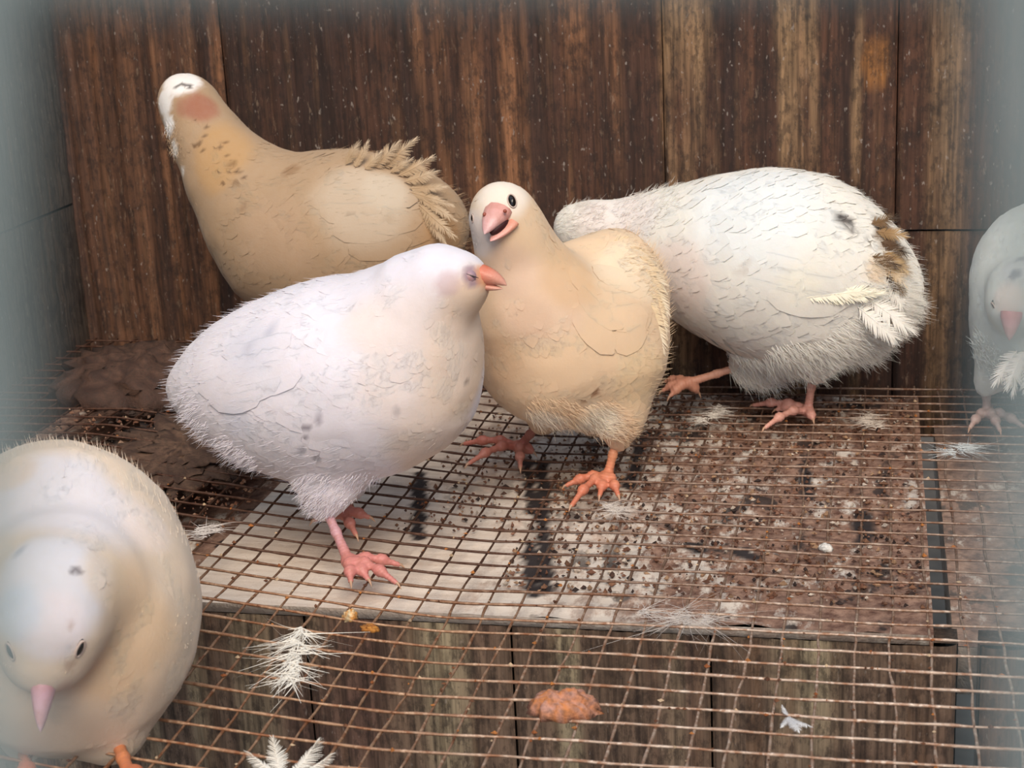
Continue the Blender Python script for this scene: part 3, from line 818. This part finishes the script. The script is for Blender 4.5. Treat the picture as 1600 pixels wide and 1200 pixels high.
# 3. buff quail with its neck stretched up by the back wall
yC = 0.806
qc = Quail(onfloor(520, 640), 'buff quail darkened by painted shade, stretching its neck up the back wall, bare red patch on its head',
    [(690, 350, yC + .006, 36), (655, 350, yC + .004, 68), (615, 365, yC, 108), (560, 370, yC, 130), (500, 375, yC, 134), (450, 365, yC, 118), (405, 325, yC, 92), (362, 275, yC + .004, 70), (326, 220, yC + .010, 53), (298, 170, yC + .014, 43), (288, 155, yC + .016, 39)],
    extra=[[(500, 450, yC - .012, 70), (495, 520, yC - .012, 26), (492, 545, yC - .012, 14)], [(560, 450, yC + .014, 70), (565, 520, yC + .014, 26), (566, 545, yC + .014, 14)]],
    base_col=(178, 150, 121),  # buff darkened: the corner's shade is painted into the base colour
    marks=[(282, 124, 38, (244, 240, 238), 1., .35), (256, 160, 24, (240, 238, 238), 1., .4), (262, 195, 20, (240, 238, 238), 1., .4), (272, 230, 14, (236, 232, 228), .9, .4), (285, 268, 10, (232, 226, 220), .9, .4), (312, 168, 36, (162, 104, 84), .85, .6), (288, 168, 24, (166, 112, 92), .7, .6), (278, 135, 4, (50, 38, 38), .9, .3), (284, 132, 4.5, (50, 38, 38), .9, .3), (291, 133, 4.5, (50, 38, 38), .9, .3), (298, 136, 4.5, (50, 38, 38), .9, .3),
           (340, 240, 70, (192, 152, 104), .7, .9), (560, 330, 100, (202, 184, 164), .8, 1.), (430, 380, 90, (188, 158, 132), .5, 1.), (550, 353, 6, (60, 46, 40), .9, .3), (543, 353, 5, (60, 46, 40), .8, .3), (362, 255, 9, (120, 90, 60), .6, .4), (368, 285, 8, (120, 92, 64), .6, .4), (372, 268, 6, (110, 84, 60), .7, .4),
           (455, 266, 14, (140, 104, 70), .6, .4), (380, 325, 8, (140, 110, 84), .6, .4), (310, 225, 5, (90, 60, 40), .7, .3), (345, 230, 5, (90, 60, 40), .7, .3), (350, 222, 5, (90, 60, 40), .7, .3), (322, 198, 4, (80, 54, 40), .7, .3), (303, 228, 5, (90, 60, 40), .7, .3), (420, 433, 5, (90, 60, 40), .7, .3), (600, 300, 40, (206, 192, 174), .6, .8), (690, 380, 60, (186, 146, 104), .7, .9), (610, 345, 12, (170, 150, 128), .5, .4)]
    + [(300 + 5.2 * k + 26 * math.sin(k * 3.1), 196 + 6.5 * k + 18 * math.sin(k * 5.3), 2.6 + 1.2 * math.sin(k * 2.3), (84, 58, 42), .75, .3) for k in range(16)])
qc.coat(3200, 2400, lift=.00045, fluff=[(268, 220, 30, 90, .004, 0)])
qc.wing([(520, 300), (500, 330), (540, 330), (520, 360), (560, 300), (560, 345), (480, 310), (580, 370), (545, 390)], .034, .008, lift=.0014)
g = Geo()
for px, py, ex, ey, L, w in [(555, 262, 18, 34, .018, .0045), (540, 258, 14, 22, .015, .004), (585, 262, 30, 30, .020, .006), (600, 262, 40, 32, .022, .0065), (622, 275, 50, 22, .022, .006), (632, 285, 52, 14, .023, .0055), (640, 295, 50, 4, .023, .0055), (640, 300, 48, -14, .025, .0055), (650, 305, 46, -30, .026, .005), (655, 320, 40, -40, .026, .005), (660, 330, 34, -50, .026, .005), (610, 270, 44, 28, .018, .005), (570, 265, 24, 26, .014, .005)]:
    b_ = qc.f.hit(px, py)
    if b_ is None: b_ = at(px, py, yC)
    big_feather(g, b_ + BACK * .001, RIGHT * ex + UPI * ey + BACK * random.uniform(-4, 10), BACK + .4 * UPI, L * random.uniform(.6, .9), w * random.uniform(.7, 1.0), random.uniform(-.1, .2), srgb(186, 158, 126), srgb(206, 184, 158))
g.build('ruffled_feathers', MAT['plumage'], qc.root)
qc.beak(at(272, 140, yC + .030), at(266, 136, yC + .042), .004, .0036, .1, (200, 140, 120), (220, 180, 160))
qc.leg(at(492, 540, yC - .012), flo(470, 655, .003), [flo(425, 655), flo(435, 675), flo(470, 680)], flo(495, 660))
qc.leg(at(566, 540, yC + .014), flo(560, 625, .003), [flo(520, 620), flo(525, 640), flo(560, 645)], flo(580, 625))

# 4. white quail with brown-black tail, bent forward
yD = 0.815
qd = Quail(onfloor(1255, 650), 'fluffy white quail bending away to the left, brown and black feathers on its rump',
    [(1396, 452, yD, 34), (1365, 450, yD, 66), (1318, 440, yD, 112), (1255, 425, yD, 148), (1185, 410, yD, 142), (1115, 398, yD + .002, 116), (1045, 386, yD + .006, 88), (985, 372, yD + .008, 58), (930, 360, yD + .008, 42), (898, 356, yD + .006, 34)],
    extra=[[(1260, 500, yD - .012, 86), (1272, 558, yD - .010, 32), (1274, 580, yD - .008, 16)], [(1205, 500, yD + .010, 84), (1190, 558, yD + .006, 40), (1160, 572, yD + .002, 20)], [(1340, 500, yD, 62), (1350, 520, yD, 48)]],
    base_col=(238, 235, 228),
    marks=[(1180, 320, 140, (230, 236, 240), .7, 1.), (960, 350, 90, (238, 226, 224), .6, 1.), (1060, 440, 80, (232, 214, 208), .6, 1.), (1322, 345, 15, (60, 56, 58), .9, .6), (1310, 338, 9, (50, 46, 48), .95, .4), (1330, 360, 10, (80, 76, 78), .8, .5), (1358, 376, 6, (70, 60, 54), .9, .3),  # bluish top: skylight painted into the white plumage
           (1385, 372, 30, (120, 92, 60), .85, .5), (1400, 410, 30, (150, 118, 76), .8, .6), (1375, 350, 16, (60, 46, 36), .9, .4), (1395, 385, 12, (56, 42, 34), .9, .4), (1345, 300, 36, (190, 178, 166), .7, .7), (1370, 420, 30, (232, 200, 160), .6, .8), (1165, 420, 12, (200, 190, 180), .5, .6), (1365, 490, 14, (150, 140, 130), .6, .5), (1250, 445, 40, (246, 240, 222), .5, .8)])
qd.coat(2600, 3000, ln=(.006, .014), lift=.0008, fluff=[(1340, 540, 70, 700, .010, .2), (1250, 565, 60, 500, .010, .5), (1185, 572, 55, 700, .011, .4), (1410, 500, 45, 400, .010, 0), (905, 345, 40, 300, .008, -.2), (1010, 320, 60, 260, .008, -.3), (1390, 450, 60, 300, .010, 0)])
qd.wing([(1150, 420), (1170, 440), (1190, 400), (1210, 430), (1230, 450), (1200, 460), (1240, 415), (1170, 380)], .036, .008, lift=.0014)
g = Geo()
for px, py, ex, ey, L, w, c1, c2 in [(1370, 350, 30, 8, .016, .005, (120, 92, 62), (60, 48, 40)), (1378, 362, 34, -4, .018, .005, (150, 118, 80), (190, 160, 120)), (1385, 378, 34, -14, .018, .005, (90, 66, 46), (50, 38, 30)), (1388, 392, 32, -26, .019, .005, (170, 136, 92), (210, 184, 146)), (1392, 410, 28, -30, .018, .005, (200, 170, 130), (230, 214, 190)), (1395, 425, 24, -30, .016, .005, (60, 48, 40), (120, 100, 78)), (1398, 445, 22, -34, .016, .006, (240, 234, 224), (244, 240, 232)), (1395, 470, 20, -36, .016, .006, (242, 236, 228), (244, 240, 232)), (1360, 470, 44, -30, .022, .008, (246, 242, 234), (246, 242, 234)), (1340, 480, 46, -36, .022, .008, (246, 242, 234), (246, 242, 234)),
                                (1260, 465, 60, 8, .030, .006, (248, 242, 222), (248, 242, 222)), (1290, 470, 60, 10, .026, .005, (248, 242, 222), (248, 242, 222)), (1372, 400, 30, -10, .017, .005, (110, 84, 58), (70, 54, 44))]:
    b_ = qd.f.hit(px - (9 if px > 1365 else 0), py)
    if b_ is None: b_ = at(px, py, yD)
    big_feather(g, b_ + BACK * .0006, RIGHT * ex + UPI * ey + BACK * 2, BACK + .2 * UPI, L * (.72 if px > 1365 else 1.0), w, -.12, srgb(*c1), srgb(*c2))
g.build('tail_feathers', MAT['plumage'], qd.root)
qd.beak(at(880, 362, yD + .004), at(858, 378, yD + .002), .004, .0036, .1)
qd.leg(at(1274, 566, yD - .008), flo(1262, 642, .003), [flo(1178, 633), flo(1196, 668), flo(1215, 640)], flo(1270, 655), col=(232, 180, 164), foot=(216, 158, 146))
qd.leg(at(1165, 570, yD + .002), at(1075, 598, yD - .004), [at(1036, 610, yD - .008), at(1040, 596, yD + .002), at(1048, 618, yD - .012)], at(1090, 612, yD - .002), col=(226, 172, 150), foot=(206, 146, 122))

# 5. nearest quail, head bowed towards the lens
yE = 0.452
qe = Quail(onfloor(160, 1185), 'nearest quail at the lower left, head bowed with its pink beak pointing down',
    [(70, 800, yE + .060, 80), (80, 830, yE + .045, 130), (92, 880, yE + .024, 180), (108, 950, yE + .006, 187), (104, 985, yE - .002, 178), (92, 930, yE - .022, 104), (84, 935, yE - .034, 72), (76, 985, yE - .042, 62), (70, 1030, yE - .045, 48)],
    extra=[[(170, 1080, yE - .004, 70), (176, 1140, yE - .008, 30), (180, 1162, yE - .010, 16)], [(40, 1080, yE + .006, 70), (40, 1140, yE, 30), (40, 1162, yE, 16)]],
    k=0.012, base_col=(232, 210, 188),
    marks=[(90, 780, 150, (226, 222, 230), .85, .9), (70, 900, 130, (222, 222, 232), .85, .9), (75, 985, 70, (232, 222, 226), .9, .8), (15, 960, 60, (196, 214, 232), .5, 1.), (215, 1000, 130, (238, 204, 168), .85, .9), (170, 900, 60, (236, 210, 178), .5, .9), (12, 740, 50, (226, 196, 166), .6, .9),  # blue left side and peach right side: sky and sun tints painted in
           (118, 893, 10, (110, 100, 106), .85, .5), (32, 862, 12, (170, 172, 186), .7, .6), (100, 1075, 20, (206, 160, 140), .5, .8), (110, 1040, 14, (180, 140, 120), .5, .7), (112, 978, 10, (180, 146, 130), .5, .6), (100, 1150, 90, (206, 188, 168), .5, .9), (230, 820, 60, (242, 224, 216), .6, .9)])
qe.coat(2400, 2200, ln=(.004, .012), lift=.0004)
qe.beak(at(68, 1078, yE - .052), at(64, 1144, yE - .057), .0036, .0042, .18, (216, 160, 176), (226, 196, 206), up=BACK + .5 * UPI)
qe.eye(125, 1014, .0044, .2, sq=.42, tilt=.15)
qe.eye(17, 1018, .0044, .2, sq=.42, tilt=-.15)
qe.leg(at(180, 1150, yE - .010), flo(206, 1222, .003), [flo(240, 1250), flo(205, 1275), flo(170, 1262)], flo(215, 1205), col=(216, 140, 96), foot=(214, 120, 84))
qe.leg(at(40, 1150, yE), flo(40, 1215, .003), [flo(70, 1245), flo(40, 1270), flo(5, 1250)], flo(45, 1200), col=(216, 140, 96), foot=(214, 120, 84))

# 6. white quail cut by the right edge
yF = 0.820
qf = Quail(onfloor(1560, 660), 'pale quail cut off by the right edge, beak lowered to its chest',
    [(1690, 420, yF + .016, 50), (1665, 430, yF + .012, 90), (1640, 430, yF + .006, 112), (1632, 460, yF - .004, 106), (1625, 500, yF - .010, 100), (1612, 460, yF - .030, 62), (1598, 462, yF - .037, 48), (1588, 478, yF - .040, 38)],
    extra=[[(1570, 540, yF - .006, 40), (1552, 585, yF - .008, 24), (1540, 604, yF - .008, 13)], [(1640, 550, yF, 60), (1640, 600, yF, 22), (1640, 615, yF, 13)]],
    base_col=(232, 236, 232),
    marks=[(1590, 420, 40, (206, 206, 210), .7, .8), (1585, 428, 12, (130, 130, 140), .85, .5), (1596, 405, 10, (150, 150, 156), .7, .5), (1575, 465, 34, (242, 226, 218), .8, .8), (1578, 505, 16, (226, 170, 170), .8, .7)])
qf.coat(2200, 2200, fluff=[(1545, 560, 40, 240, .007, .3), (1600, 590, 50, 240, .008, .4)])
qf.beak(at(1580, 496, yF - .053), at(1577, 532, yF - .056), .0050, .0050, .15, (226, 150, 156), (230, 190, 190), up=BACK + .5 * UPI)
qf.eye(1552, 478, .0034, .14, sq=.35, tilt=-.4)
g = Geo()
for px, py, ex, ey in [(1592, 552, -10, -40), (1600, 548, -22, -40), (1606, 556, -2, -44), (1588, 548, -26, -34), (1612, 560, 12, -40)]:
    b_ = qf.f.hit(px, py)
    big_feather(g, b_ + BACK * .001, RIGHT * ex + UPI * ey + BACK * 8, BACK + .3 * UPI, .018, .006, .06, srgb(244, 240, 236))
g.build('wing_tips', MAT['plumage'], qf.root)
qf.leg(at(1541, 592, yF - .008), flo(1542, 645, .003), [flo(1516, 668), flo(1562, 672), flo(1598, 666)], flo(1545, 636), col=(214, 186, 176), foot=(206, 170, 160))
qf.leg(at(1640, 605, yF), flo(1642, 640, .003), [flo(1610, 652), flo(1640, 664), flo(1670, 655)], flo(1645, 632), col=(214, 186, 176), foot=(206, 170, 160))

# ------------------------------------------------------------------ litter on the wire
def mound(name, c, rx, ry, hz, col1, col2, seed, label, cat, n=40, rough=.5, mat='dung', freq=1.0):
    """a crusted lump: closed dome with lumpy skin"""
    c = np.asarray(c, float)
    a = np.arange(n) / n * 2 * math.pi; rr = np.linspace(0, 1, 14)[1:]
    V = [[0, 0, 1.0]]
    for r in rr:
        for t in a: V.append([r * math.cos(t), r * math.sin(t), math.sqrt(max(0, 1 - r * r))])
    V = np.array(V); q = V * [3 * freq, 3 * freq, 2]
    d = 1 + rough * .35 * vnoise(q + seed, seed) + rough * .2 * vnoise(q * 3 + seed, seed + 1)
    ring = 1 + .10 * vnoise(np.stack([np.cos(np.arctan2(V[:, 1], V[:, 0])) * 2, np.sin(np.arctan2(V[:, 1], V[:, 0])) * 2], 1), seed + 2)
    P = V * [rx, ry, hz] * np.stack([ring * d, ring * d, d], 1)
    P[:, 2] += zfloor(c[0] + P[:, 0], c[1] + P[:, 1]) - zfloor(np.array(c[0]), np.array(c[1]))
    k = np.clip(.5 + .9 * vnoise(q * 2 + 5, seed + 3), 0, 1)[:, None]
    cc = srgb(*col1) + (srgb(*col2) - srgb(*col1)) * k
    f = [[0, 1 + i, 1 + (i + 1) % n] for i in range(n)]
    for j in range(12):
        for i in range(n):
            b0 = 1 + j * n; f.append([b0 + i, b0 + n + i, b0 + n + (i + 1) % n, b0 + (i + 1) % n])
    f.append([1 + 12 * n + i for i in range(n)][::-1])
    o = mesh_obj(name, P, f, MAT[mat], None, True, cc); o.location = c
    return tag(o, label, cat)
mound('dropping', onfloor(882, 1112, .0002), .0115, .0078, .0072, (196, 146, 130), (206, 130, 76), 3, 'pinkish orange crusted dropping lying on the wire in the foreground', 'dropping', rough=.55, freq=1.4)
mound('dropping', onfloor(548, 966, .0003), .0028, .0034, .003, (224, 150, 60), (240, 220, 180), 11, 'small orange and white crumb on the wire below the profile bird', 'dropping', 20, .9)
mound('dropping', onfloor(578, 984, .0003), .0034, .0022, .002, (206, 140, 60), (150, 90, 40), 13, 'flat ochre crumb on the wire beside the orange and white one', 'dropping', 20, .9)
mound('dropping', onfloor(1290, 858, .0003), .0030, .0036, .002, (240, 236, 230), (226, 220, 214), 15, 'white dropping on the wire right of centre', 'dropping', 20, .6)
mound('dung_heap', onfloor(235, 600, -.002), .055, .048, .018, (58, 38, 32), (92, 66, 54), 17, 'dark brown heap of caked droppings in the left corner', 'dung', 60, .5, freq=3.2)
mound('dung_heap', onfloor(290, 705, -.003), .036, .060, .005, (66, 46, 38), (110, 84, 68), 23, 'low crust of droppings clogging the wire behind the nearest bird', 'dung', 60, 1.0, freq=4)

def tuft(name, pts, label, n, ln, spread, col, wd=.00022, fan=None, curl=.6, lie=True):
    g = Geo(); p = []; d = []
    for k in range(n):
        px, py, a = pts[rng.integers(0, len(pts))]
        b = onfloor(px + rng.normal(0, 3), py + rng.normal(0, 3), .0012 + rng.uniform(0, .0022)); ang = math.radians(a + rng.normal(0, spread))
        p.append(b); d.append(RIGHT * math.cos(ang) + np.array([0, 1.0, 0]) * math.sin(ang) + [0, 0, rng.uniform(-.05, .16)])
    p = np.array(p); d = np.array(d); d /= np.linalg.norm(d, axis=1)[:, None]
    cu = rng.normal(0, curl, p.shape); cu[:, 2] = -np.abs(cu[:, 2]) * .25
    c = srgb(*col) * rng.uniform(.85, 1.05, n)[:, None]
    strands(g, p, d, ln * rng.uniform(.5, 1.15, n), np.full(n, wd), cu, c, 6)
    o = g.build(name, MAT['down']); return tag(o, label, 'feather', 'loose feathers on the wire')
tuft('feather_tuft', [(470 - k * 1.2 + 7 * math.sin(k * 2.1), 985 + k * 6.5, -90 + 35 * math.sin(k * 1.7)) for k in range(13)], 'shaggy white feather tuft lying across wires at the lower left', 300, .0078, 30, (244, 240, 232), .00026, curl=1.0)
tuft('feather_tuft', [(1050, 965, 0), (1070, 970, -10), (1100, 968, 10), (1080, 962, 190), (1060, 970, 180), (1000, 955, 0)], 'thin grey wisp of down just below the ledge edge', 130, .014, 40, (206, 198, 194), .00013, curl=.8)
tuft('feather_tuft', [(950, 795, -20), (960, 800, 0), (945, 790, 40), (965, 795, -50)], 'pale wispy down under the open-beaked bird\'s foot', 110, .010, 50, (222, 214, 208), .00013, curl=.8)
tuft('feather_tuft', [(1110, 650, 0), (1118, 645, 60), (1100, 656, 180), (1125, 640, 90)], 'white down fluff on wire between the buff and fluffy white birds', 150, .007, 60, (226, 220, 212), .00018)
tuft('feather_tuft', [(1350, 655, 0), (1362, 660, 180), (1370, 665, 60), (1358, 650, 90)], 'greyish down fluff beneath the fluffy white bird\'s tail', 150, .007, 60, (206, 194, 182), .00018)
tuft('feather_tuft', [(1500, 700, 0), (1490, 708, 180), (1510, 700, 40)], 'blurred pale down below the bird at the right edge', 120, .008, 60, (214, 220, 222), .00018)
tuft('feather_tuft', [(310, 830, 0), (320, 832, 180), (330, 826, 60)], 'flattened white down at the left end of the clean ledge', 110, .007, 50, (220, 214, 212), .00018)
def loose_feather(items, label, c1, c2):
    g = Geo()
    for px, py, a, L, w, bd in items:
        b = onfloor(px, py, .002); ang = math.radians(a)
        d = RIGHT * math.cos(ang) + np.array([0, 1.0, 0]) * math.sin(ang) + [0, 0, .12]
        big_feather(g, b, d, [0, 0, 1.0], L, w, bd, srgb(*c1), srgb(*c2))
    o = g.build('loose_feather', MAT['down']); return tag(o, label, 'feather', 'loose feathers on the wire')
loose_feather([(436, 1212, 150, .012, .0032, .25), (442, 1215, 118, .015, .0046, .25), (452, 1215, 70, .015, .0048, .25), (462, 1214, 35, .012, .0034, .25)], 'curled white feather at the bottom edge of the picture', (246, 240, 230), (240, 232, 220))
loose_feather([(1232, 1122, -50, .010, .0022, .05), (1234, 1120, -75, .013, .0026, .05), (1232, 1120, -100, .010, .0016, .05), (1230, 1118, 110, .005, .0012, .05)], 'small grey-white feather stuck on the wire at the lower right', (214, 214, 218), (246, 246, 246))

# uncountable crumbs of dung, husk and rust on wires and boards
g = Geo()
def crumbs(n, xr, yr, zf, size, pal, hug):
    x = rng.uniform(*xr, n); y = rng.uniform(*yr, n)
    z = zf(x, y); s = size * rng.uniform(.4, 1.5, n)
    base = np.array([[1, 0, 0], [-1, 0, 0], [0, 1, 0], [0, -1, 0], [0, 0, .8], [0, 0, -.6]], float)
    fc = np.array([[0, 2, 4], [2, 1, 4], [1, 3, 4], [3, 0, 4], [2, 0, 5], [1, 2, 5], [3, 1, 5], [0, 3, 5]])
    for i in range(n):
        v = base * rng.uniform(.5, 1.5, (6, 1)) * s[i]; a = rng.uniform(0, 6.28)
        ca, sa = math.cos(a), math.sin(a)
        v = np.stack([v[:, 0] * ca - v[:, 1] * sa * hug, v[:, 0] * sa + v[:, 1] * ca * hug, v[:, 2]], 1)
        g.add(v + [x[i], y[i], z[i]], fc, srgb(*pal[rng.integers(0, len(pal))]))
PAL = [(110, 72, 54), (84, 58, 48), (140, 100, 76), (176, 140, 110), (214, 200, 186), (130, 92, 70), (54, 40, 38), (150, 110, 92), (120, 80, 62)]
crumbs(2600, (-.15, .02), (.60, .87), lambda x, y: np.full_like(x, -.0060), .0012, PAL, .6)
crumbs(700, (-.21, -.10), (.66, .87), lambda x, y: np.full_like(x, -.0060), .0011, PAL, .6)
crumbs(1700, (-.40, -.27), (.60, .85), lambda x, y: zfloor(x, y) - .001, .0011, PAL[:3] + [(58, 44, 38), (150, 120, 100)], .5)
# clinging to the wires themselves
n = 900
x = rng.uniform(-.40, .06, n); y = rng.uniform(.42, .87, n)
k = rng.random(n) < .5
x = np.where(k, XL + .004 + C * np.round((x - XL - .004) / C), x); y = np.where(k, y, .026 + C * np.round((y - .026) / C))
zz = zfloor(x, y) + .0006
RP = [(150, 86, 44), (190, 120, 60), (96, 58, 38), (206, 178, 146), (120, 76, 50)]
for i in range(n):
    v = np.array([[1, 0, 0], [-1, 0, 0], [0, 1, 0], [0, -1, 0], [0, 0, .8], [0, 0, -.6]], float) * rng.uniform(.5, 1.5, (6, 1)) * rng.uniform(.0004, .0011)
    g.add(v + [x[i], y[i], zz[i]], [[0, 2, 4], [2, 1, 4], [1, 3, 4], [3, 0, 4], [2, 0, 5], [1, 2, 5], [3, 1, 5], [0, 3, 5]], srgb(*RP[rng.integers(0, 5)]))
o = g.build('litter_crumbs', MAT['dung'], fl, False); o['kind'] = 'stuff'
o['label'] = 'crumbs of dung, husk and rust strewn over the wire and ledge'
